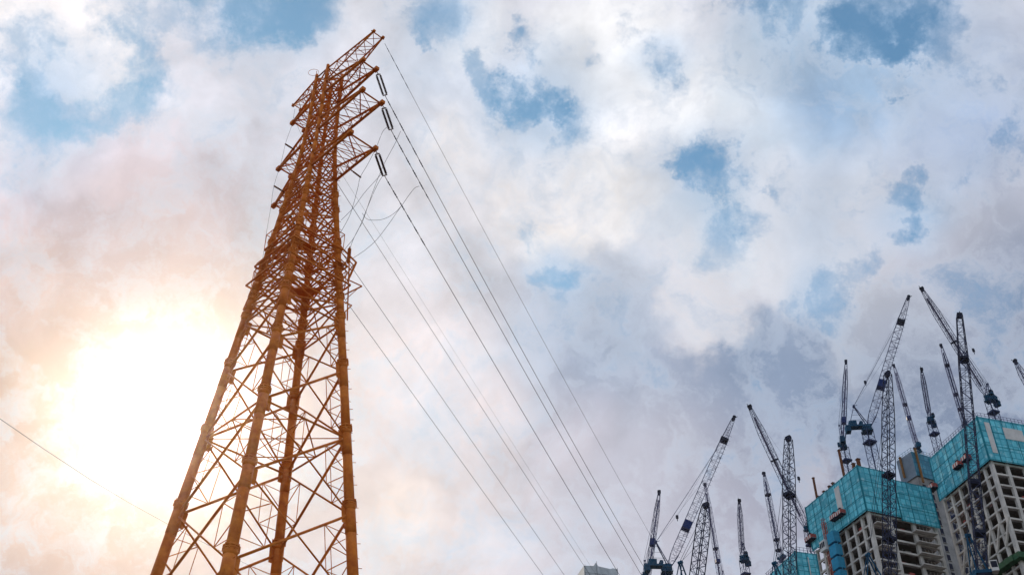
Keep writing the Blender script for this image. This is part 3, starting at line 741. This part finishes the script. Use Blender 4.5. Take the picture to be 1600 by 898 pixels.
# ---- right block
b2 = Site('concrete grid tower at the right edge, teal screen carrying a big white sheet', 'half-built towers with teal screens', 1527, 652, 722, 300, -16.5, 73.5, (1453, 713), (1690, 690))
b2.frame(60, 3.3, 7, 7, cw=.74, beam=.48)
screen(b2, b2.dL, b2.nL, -.34, b2.wL, b2.zbot - .3, b2.ztop)
screen(b2, b2.dR, b2.nR, -.53, b2.wR, b2.zbot - .3, b2.ztop)
bm = bmesh.new()
rail_fence(bm, b2.C, b2.dL, 0, b2.wL, b2.ztop, 1.5, b2.nL, 0, 1.2, .3); rail_fence(bm, b2.C, b2.dR, 0, b2.wR, b2.ztop, 1.5, b2.nR, 0, 1.2, .3)
obj('top_railing', bm, 'lav', b2.t)
white_panel(b2, 'R', 1543, 662, 1549.5, 708); white_panel(b2, 'R', 1564, 669, 1600, 692)
bm = bmesh.new()
box(bm, b2.C + b2.dL * (b2.wL / 2) + b2.dR * (b2.wR / 2) + Z * (b2.zbot + 1), b2.dL, b2.dR, Z, b2.wL - 1, b2.wR - 1, .4)
obj('top_floor', bm, 'core', b2.t)
# diagonal braces across one band of the left face
_, zb_ = wall_hit(1500, 800, b2.C, b2.dL)
for i in range(6):
    ta, tb = b2.wL * i / 6, b2.wL * (i + 1) / 6
    zt = b2.zbot - .4 - 3.3 * 5; a = b2.C + b2.dL * ta + b2.dR * .5; b = b2.C + b2.dL * tb + b2.dR * .5
    bm = bmesh.new(); bar(bm, Vector((b.x, b.y, zt - 6.6)), Vector((a.x, a.y, zt)), .38, 4)
    obj('diagonal_brace', bm, 'conc', b2.t)
_, zg = wall_hit(1582, 868, b2.C, b2.dR)
bm = bmesh.new()
c = b2.C + b2.dR * (b2.wR / 2) + b2.nR * .5; box(bm, Vector((c.x, c.y, zg)), b2.dR, b2.nR, Z, b2.wR + 2.4, 2.2, 1.5)
c = b2.C + b2.dL * (b2.wL / 2 + .6) + b2.nL * .5; box(bm, Vector((c.x, c.y, zg - .02)), b2.dL, b2.nL, Z, b2.wL, 2.2, 1.5)
obj('net_ledge', bm, 'green', b2.t)
stage(b2, 'L', 1464, 765, 3.4, 'striped loading platform at the lower left end of the right teal screen')
stage(b2, 'L', 1504, 731, 3.4, 'striped loading platform under the right teal screen, left of the boom')
stage(b2, 'L', 1517, 720, 3.0, 'striped loading platform under the right teal screen, right beside its corner')

# ---- block between the two, farther back
b3 = Site('distant grey concrete tower with a dark blue screen, between the two teal-topped towers', 'half-built towers with teal screens', 1424, 706, 745, 390, -26, 64, (1403, 724), (1478, 722))
bm = bmesh.new(); uv_panel(bm, b3.C, b3.dL, -.45, b3.wL, b3.zbot, b3.ztop, .3, .2, 0, b3.nL); obj('safety_screen', bm, 'bluegrey', b3.t)
bm = bmesh.new(); uv_panel(bm, b3.C, b3.dR, -.52, b3.wR, b3.zbot, b3.ztop, .3, .2, 0, b3.nR); obj('safety_screen', bm, 'teal2', b3.t)
bm = bmesh.new()
rail_fence(bm, b3.C, b3.dR, 0, b3.wR, b3.ztop, 1.8, b3.nR, 0, 1.5); rail_fence(bm, b3.C, b3.dL, 0, b3.wL, b3.ztop, 1.8, b3.nL, 0, 1.5)
obj('top_railing', bm, 'teal2', b3.t)
bm = bmesh.new(); c = b3.C + b3.dL * (b3.wL / 2) + b3.dR * (b3.wR / 2)
box(bm, c + Z * ((b3.ztop - 2) / 2), b3.dL, b3.dR, Z, b3.wL - .1, b3.wR - .1, b3.ztop - 2); obj('tower_wall', bm, 'conc2', b3.t)
z = b3.zbot - 4
for r_ in range(14):
    for q in (2.2, 5.2, 12.0, 15.5):
        if q > b3.wR - 2: continue
        p = b3.C + b3.dR * q + b3.dL * .08; bm = bmesh.new(); box(bm, Vector((p.x, p.y, z)), b3.dR, b3.nR, Z, 1.4, .3, 2.2)
        wo_ = obj('window', bm, 'black', b3.t)
        bm = bmesh.new(); box(bm, Vector((p.x, p.y, z - 1.2)) + b3.nR * .2, b3.dR, b3.nR, Z, 1.8, .4, .15); obj('sill', bm, 'conc2', wo_)
    z -= 3.3
for x0, y0, y1 in ((1410, 716, 752), (1426, 703, 752)):
    b3.post(x0, y0, y1, .6, 'amber', 'L' if x0 < 1424 else 'R', 1.2)

# ---- low teal block at the lower edge, left of the middle one
b4 = Site('lower teal-screened tower top peeking up at the bottom edge, left of the middle tower', 'half-built towers with teal screens', 1243, 862, 930, 300, -16.5, 73.5, (1198, 905), (1274, 868))
screen(b4, b4.dL, b4.nL, -.34, b4.wL, b4.zbot, b4.ztop); screen(b4, b4.dR, b4.nR, -.53, b4.wR, b4.zbot, b4.ztop)
bm = bmesh.new(); rail_fence(bm, b4.C, b4.dL, 0, b4.wL, b4.ztop, 1.5, b4.nL, 0, 1.2, .3); rail_fence(bm, b4.C, b4.dR, 0, b4.wR, b4.ztop, 1.5, b4.nR, 0, 1.2, .3)
obj('top_railing', bm, 'lav', b4.t)
white_panel(b4, 'R', 1260, 871, 1267, 905)
bm = bmesh.new(); c = b4.C + b4.dL * (b4.wL / 2) + b4.dR * (b4.wR / 2)
box(bm, c + Z * ((b4.zbot + 2) / 2), b4.dL, b4.dR, Z, b4.wL - 1, b4.wR - 1, b4.zbot + 2); obj('lower_floors', bm, 'conc2', b4.t)

# ---- small building wrapped in pale sheeting
p0 = at_dist(938, 884, 260)
b5 = thing('wrapped_building', 'small rooftop wrapped in pale grey sheeting at the bottom edge below the wires', 'building', Vector((p0.x, p0.y, 0)))
bm = bmesh.new(); rnd = random.Random(3)
dx, dy = azv(75), azv(-15)
nx = 14
c0 = Vector((p0.x, p0.y, 0)) - dx * 4.2
top = at_dist(938, 884, 260).z; W = 8.6
def hgt(t): return top + (0.9 if .32 < t < .42 else 0) - abs(t - .38) * .9 + (.35 if t > .8 else 0)
rows = []
for j in range(14):
    row = []
    for i in range(nx + 1):
        t = i / nx; z1_ = hgt(t); z = z1_ - j * 1.4 if j < 13 else 0
        q = c0 + dx * (W * t) + dy * (rnd.uniform(-.22, .22) if j else 0); row.append(bm.verts.new((q.x, q.y, z)))
    rows.append(row)
for a, b in zip(rows, rows[1:]):
    for i in range(nx): bm.faces.new((a[i], a[i + 1], b[i + 1], b[i]))
back = [bm.verts.new(v.co + dy * 7) for v in rows[0]]; backb = [bm.verts.new(v.co + dy * 7) for v in rows[-1]]
for i in range(nx): bm.faces.new((rows[0][i + 1], rows[0][i], back[i], back[i + 1])); bm.faces.new((back[i + 1], back[i], backb[i], backb[i + 1]))
for i in (0, nx):
    f = [r[i] for r in rows] + [backb[i], back[i]]; bm.faces.new(f if i else f[::-1])
obj('sheeting', bm, 'tarp', b5)
bm = bmesh.new()
for t in (0.02, .37, .98):
    q = c0 + dx * (W * t) - dy * .35; bar(bm, Vector((q.x, q.y, top - 18)), Vector((q.x, q.y, hgt(t) + .15)), .07, 4)
a, b = c0 - dy * .35, c0 + dx * W - dy * .35
for zz_ in (2.2, 4.6, 7): bar(bm, Vector((a.x, a.y, top - zz_)), Vector((b.x, b.y, top - zz_)), .05, 4)
obj('tie_bars', bm, 'cw', b5)

# ------------------------------------------------------------------ tower cranes with luffing booms
def lattice(bm, A, B, wa, wb, bay, side, chord, lace, mi=0, mil=None, taper=0.0, n4=True, midw=None):
    """four-chord lattice from A to B; widths wa, wb (midw in the middle stretch)"""
    d = (B - A).normalized(); s = (side - d * side.dot(d)).normalized(); u = s.cross(d).normalized(); L = (B - A).length
    n = max(2, int(round(L / bay)))
    mil = mi if mil is None else mil
    def wd(t):
        if midw is None: return wa + (wb - wa) * t
        if t < .08: return wa + (midw - wa) * t / .08
        if t > .78: return midw + (wb - midw) * (t - .78) / .22
        return midw
    rings = []
    for i in range(n + 1):
        t = i / n; w = wd(t) / 2; c = A + (B - A) * t
        rings.append([c + s * (sx * w) + u * (sy * w) for sx, sy in ((-1, -1), (1, -1), (1, 1), (-1, 1))])
    for i in range(n):
        for k in range(4):
            bar(bm, rings[i][k], rings[i + 1][k], chord, 4, mi=mi)
            k2 = (k + 1) % 4
            if i % 2: bar(bm, rings[i][k], rings[i + 1][k2], lace, 4, mi=mil)
            else: bar(bm, rings[i][k2], rings[i + 1][k], lace, 4, mi=mil)
            bar(bm, rings[i + 1][k], rings[i + 1][k2], lace * .9, 4, mi=mil)
    return s, u
def crane(label, piv, D, tip, Dt=None, jw=1.7, mast_to=None, mw=2.0, deck=1.0, deckdir=None, mats=('navy', 'lav'), aframe=9.0, panels=(), hook=None, ballast=True,
          group='tower cranes with luffing booms', jdens=2.0, chord=.085, lace=.042, cabside=1, mast_w=None, extra_clutter=0, tipw=None, root=None):
    P = at_dist(piv[0], piv[1], D); T = at_dist(tip[0], tip[1], Dt or D)
    zb = 0 if mast_to is None else mast_to
    t = thing('luffing_crane', label, 'tower crane', Vector((P.x, P.y, zb)), group)
    jd = (T - P); hd = Vector((jd.x, jd.y, 0))
    hd = hd.normalized() if deckdir is None else deckdir.normalized()
    sd = Vector((-hd.y, hd.x, 0)); S = deck
    # mast
    bm = bmesh.new(); lattice(bm, Vector((P.x, P.y, zb)), P - Z * 2.2 * S, mw, mw, 2.4, azv(68), chord * 1.25, lace * 1.1)
    for i in range(3):
        zz_ = P.z - 6 - i * 14
        if zz_ > zb + 3: box(bm, Vector((P.x, P.y, zz_)), azv(68), azv(-22), Z, mw * 1.25, mw * 1.25, .5)
    obj('mast', bm, mats[0], t)
    bm = bmesh.new()
    bar(bm, P - Z * 2.3 * S, P - Z * 1.5 * S, 1.25 * S, 12, 1.7 * S); bar(bm, P - Z * 1.5 * S, P - Z * .9 * S, 1.75 * S, 16)
    box(bm, P - Z * 2.6 * S, hd, sd, Z, 3.4 * S, 3.4 * S, .18); 
    for q in range(4):
        for sg in (-1, 1): bar(bm, P - Z * 2.6 * S + hd * (1.7 * S * sg) + sd * ((q - 1.5) * S), P - Z * 1.5 * S + hd * (1.7 * S * sg) + sd * ((q - 1.5) * S), .04, 4)
    obj('slewing_ring', bm, 'blue' if mats[0] != 'black' else 'black', t)
    # machinery deck
    bm = bmesh.new()
    box(bm, P - hd * 2.6 * S - Z * .5 * S, hd, sd, Z, 8.4 * S, 2.6 * S, .6 * S)
    box(bm, P - hd * 4.2 * S + Z * .7 * S, hd, sd, Z, 2.4 * S, 2.2 * S, 1.6 * S)
    bar(bm, P - hd * 1.6 * S - sd * 1.1 * S + Z * .5 * S, P - hd * 1.6 * S + sd * 1.1 * S + Z * .5 * S, .65 * S, 12)
    for sg in (-1, 1):
        for q in range(6):
            a = P - hd * (-.8 + q * 1.35) * S + sd * (1.5 * S * sg) - Z * .2 * S; bar(bm, a, a + Z * 1.1 * S, .04, 4)
        bar(bm, P + hd * .8 * S + sd * (1.5 * S * sg) + Z * .9 * S, P - hd * 6 * S + sd * (1.5 * S * sg) + Z * .9 * S, .04, 4)
    obj('machine_deck', bm, 'blue', t)
    if ballast:
        bm = bmesh.new()
        for q in range(4): box(bm, P - hd * (5.4 + q * .42) * S - Z * 1.3 * S, hd, sd, Z, .36 * S, 2.4 * S, 2.2 * S)
        obj('counterweight', bm, 'cw' if deck > .9 else 'blue', t)
    bm = bmesh.new(); c = P + hd * .9 * S + sd * (cabside * 1.9 * S) + Z * .3 * S
    box(bm, c, hd, sd, Z, 1.7 * S, 1.2 * S, 1.9 * S, 0); box(bm, c + hd * .86 * S + Z * .2 * S, hd, sd, Z, .06, 1.0 * S, 1.1 * S, 1)
    box(bm, c + sd * (cabside * .61 * S) + Z * .25 * S, hd, sd, Z, 1.2 * S, .06, .9 * S, 1)
    obj('operator_cab', bm, ['white' if deck > 1.15 else 'blue', 'black'], t)
    # A-frame
    top = P - hd * 2.6 * S + Z * aframe * S * .9
    bm = bmesh.new()
    for sg in (-1, 1):
        bar(bm, P + hd * .6 * S + sd * (.9 * S * sg), top + sd * .25 * sg * S, .17 * S, 4)
        bar(bm, P - hd * 5.4 * S + sd * (.9 * S * sg), top + sd * .25 * sg * S, .12 * S, 4)
    for q in (.3, .55, .8):
        bar(bm, lerp(P + hd * .6 * S - sd * .9 * S, top - sd * .25 * S, q), lerp(P + hd * .6 * S + sd * .9 * S, top + sd * .25 * S, q), .08 * S, 4)
        bar(bm, lerp(P + hd * .6 * S, top, q), lerp(P - hd * 5.4 * S, top, q), .05 * S, 4)
    bar(bm, top - sd * .5 * S, top + sd * .5 * S, .38 * S, 10); bar(bm, top, top + hd * 1.2 * S + Z * .5 * S, .09 * S, 4)
    obj('a_frame', bm, 'blue' if deck > .9 else mats[0], t)
    # boom
    J0 = P + hd * 1.1 * S; jdn = (T - J0).normalized()
    bm = bmesh.new()
    s, u = lattice(bm, J0, T, jw * .5 if root is None else root, tipw or jw * .42, jdens, sd, chord, lace, 0, 1 if len(mats) > 1 else 0, midw=jw)
    jo = obj('boom', bm, [mats[0], mats[1]], t)
    bm = bmesh.new()                       # pulley head and catwalk clutter
    for sg in (-1, 1): bar(bm, T + jdn * .5 + s * (jw * .26 * sg) - u * .0, T + jdn * .5 + s * (jw * .26 * sg + .16), .55, 12)
    box(bm, T + jdn * .2, jdn, s, u, 1.6, jw * .5, .7)
    bar(bm, T, T + jdn * 1.0 + hd * .9, .1, 4)
    obj('boom_head', bm, 'black', jo)
    Lj = (T - J0).length
    if mats[0] != 'black':
        bm = bmesh.new(); box(bm, (J0 + T) / 2 + u * (jw * .12), jdn, s, u, Lj * .84, jw * .30, .08)
        n = int(Lj / 1.9)
        for q in range(n): bar(bm, J0 + jdn * (2 + q * 1.9 * .9) + s * (jw * .2), J0 + jdn * (2 + q * 1.9 * .9) + s * (jw * .2) + u * (jw * .75), .04, 4)
        obj('catwalk', bm, mats[1], jo)
    for f, sz, m_ in panels:
        bm = bmesh.new(); box(bm, lerp(J0, T, f), jdn, s, u, sz * (.6 if m_ == 'black' else 1), jw * 1.04, jw * 1.04); obj('boom_panel', bm, m_, jo)
    # pendant ropes
    bm = bmesh.new()
    for sg in (-1, 1):
        bar(bm, top + sd * .3 * sg, lerp(J0, T, .93) + s * (jw * .35 * sg) + u * jw * .1, .045, 4)
    bar(bm, top, lerp(J0, T, .62), .03, 4)
    obj('pendant_rope', bm, mats[0], t)
    if hook:
        Hk = at_dist(hook[0], hook[1], Dt or D)
        Hk = Vector((T.x, T.y, 0)) + Z * Hk.z + jdn * 0 if hook[2] == 'v' else Hk
        bm = bmesh.new(); bar(bm, T + jdn * .6, Hk, .025, 4); ho = obj('hoist_rope', bm, mats[0], t)
        bm = bmesh.new(); box(bm, Hk, hd, sd, Z, .7, .5, 1.0); bar(bm, Hk - Z * .5, Hk - Z * 1.3, .12, 6); obj('hook_block', bm, 'black', ho)
    return t
roof1 = b1.zbot + 1; roof2 = b2.zbot + 1
N2 = ('navy', 'lav'); K2 = ('black', 'navy')
# right-hand group
crane('big blue-cab crane, boom leaning right above the middle teal tower', (1353, 664), 312, (1419, 466), 318, jw=2.3, mast_to=roof1, mw=2.4, deck=.9, mats=N2, panels=((.30, 2.6, 'dkblue'), (.80, 1.4, 'black')), hook=(1352, 597, 'x'), aframe=8.5)
crane('narrow crane with near-vertical boom, left of the big blue-cab crane on the middle tower', (1317, 693), 320, (1322, 566), 326, jw=1.35, mast_to=roof1, mw=2.0, deck=.62, deckdir=azv(15), mats=N2, panels=((.28, 2.2, 'dkblue'),), aframe=10)
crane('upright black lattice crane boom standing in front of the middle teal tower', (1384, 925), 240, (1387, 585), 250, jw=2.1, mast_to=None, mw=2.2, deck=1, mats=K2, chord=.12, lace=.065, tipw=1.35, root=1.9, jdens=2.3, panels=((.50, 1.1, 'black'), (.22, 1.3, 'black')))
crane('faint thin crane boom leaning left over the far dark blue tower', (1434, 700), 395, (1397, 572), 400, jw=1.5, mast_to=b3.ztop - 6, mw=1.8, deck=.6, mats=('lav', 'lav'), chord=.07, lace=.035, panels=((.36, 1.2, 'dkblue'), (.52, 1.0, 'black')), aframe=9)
crane('slim crane with dark cab mid-mast between the far tower and the right boom', (1453, 652), 330, (1440, 579), 325, jw=1.3, mast_to=b3.zbot * .6, mw=1.9, deck=.62, deckdir=azv(-150), mats=('navy', 'lav'), aframe=8)
crane('crane with dark cab above the right teal tower, boom slanting up left', (1544, 618), 322, (1441, 453), 300, hook=(1521, 547, 'x'), jw=1.8, mast_to=roof2, mw=2.1, deck=.75, mats=N2, aframe=7.5, panels=((.5, .8, 'black'),))
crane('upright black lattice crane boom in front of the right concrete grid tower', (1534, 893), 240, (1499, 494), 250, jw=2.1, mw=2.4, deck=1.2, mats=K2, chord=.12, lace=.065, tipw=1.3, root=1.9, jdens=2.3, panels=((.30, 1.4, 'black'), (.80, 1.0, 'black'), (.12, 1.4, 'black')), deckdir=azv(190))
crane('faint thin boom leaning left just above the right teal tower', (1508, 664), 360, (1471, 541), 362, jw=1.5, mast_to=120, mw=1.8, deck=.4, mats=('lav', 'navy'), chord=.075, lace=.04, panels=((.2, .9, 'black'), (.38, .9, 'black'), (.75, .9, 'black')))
crane('crane boom tip poking in at the right edge of the sky', (1640, 650), 320, (1587, 566), 318, jw=1.6, mast_to=None, mw=2, deck=.8, mats=N2)
# left-hand group
crane('big crane with blue cab at the bottom edge, boom leaning right', (1041, 882), 300, (1146, 654), 306, jw=2.3, mw=2.3, deck=.9, mats=N2, panels=((.25, 2.6, 'dkblue'), (.84, 1.4, 'black')), hook=(1058, 807, 'x'), aframe=8.5)
crane('narrow near-vertical crane boom with blue panel, leftmost of all the cranes', (1011, 905), 305, (1030, 770), 310, jw=1.35, mw=2.0, deck=.62, deckdir=azv(15), mats=N2, panels=((.42, 2.2, 'dkblue'),), aframe=9)
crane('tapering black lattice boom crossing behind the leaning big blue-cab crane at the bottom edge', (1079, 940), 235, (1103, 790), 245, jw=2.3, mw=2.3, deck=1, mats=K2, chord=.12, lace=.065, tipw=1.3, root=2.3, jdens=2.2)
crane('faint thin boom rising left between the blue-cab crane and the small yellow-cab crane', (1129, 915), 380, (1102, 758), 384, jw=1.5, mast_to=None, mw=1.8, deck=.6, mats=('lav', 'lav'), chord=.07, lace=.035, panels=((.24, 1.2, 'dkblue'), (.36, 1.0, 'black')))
crane('small upright crane with blue-black cab alone between two groups of cranes near the bottom', (1161, 868), 330, (1155, 784), 325, jw=1.3, mw=1.9, deck=.66, deckdir=azv(-150), mats=('navy', 'lav'), aframe=8)
crane('crane with dark cab left of the middle teal tower, boom slanting up left', (1260, 822), 322, (1172, 637), 305, hook=(1248, 747, 'x'), jw=1.8, mw=1.4, deck=.5, mats=N2, aframe=7, panels=((.55, .8, 'black'),))
crane('upright black lattice crane boom over the low teal tower at the bottom', (1230, 940), 240, (1232, 686), 250, jw=2.1, mw=2.2, deck=1, mats=K2, chord=.12, lace=.065, tipw=1.35, root=1.9, jdens=2.3, panels=((.63, 1.2, 'black'),))
crane('faint thin boom leaning left above the low teal tower', (1220, 872), 350, (1194, 741), 352, jw=1.5, mast_to=None, mw=1.8, deck=.4, mats=('lav', 'navy'), chord=.075, lace=.04, panels=((.1, .9, 'black'), (.22, .9, 'black'), (.75, .9, 'black')))

# ------------------------------------------------------------------ haze
HZ_DENS = 0.000045
bm = bmesh.new(); box(bm, Vector((0, 200, 110)), X, Y, Z, 3000, 3000, 222)
hz = obj('haze', bm, 'ground'); hz.data.materials.clear(); hz["kind"] = "stuff"; hz["label"] = "thin warm haze in the air"
hm = bpy.data.materials.new('haze_air'); hm.use_nodes = True; hn = hm.node_tree; hn.nodes.clear()
pv = hn.nodes.new("ShaderNodeVolumePrincipled"); pv.inputs['Color'].default_value = (0.93, 0.93, 0.95, 1)
pv.inputs['Density'].default_value = HZ_DENS; pv.inputs['Anisotropy'].default_value = 0.95
ho_ = hn.nodes.new("ShaderNodeOutputMaterial"); hn.links.new(pv.outputs[0], ho_.inputs['Volume'])
hz.data.materials.append(hm)
scene.cycles.volume_bounces = 0; scene.cycles.max_bounces = 5; scene.cycles.diffuse_bounces = 2; scene.cycles.glossy_bounces = 2
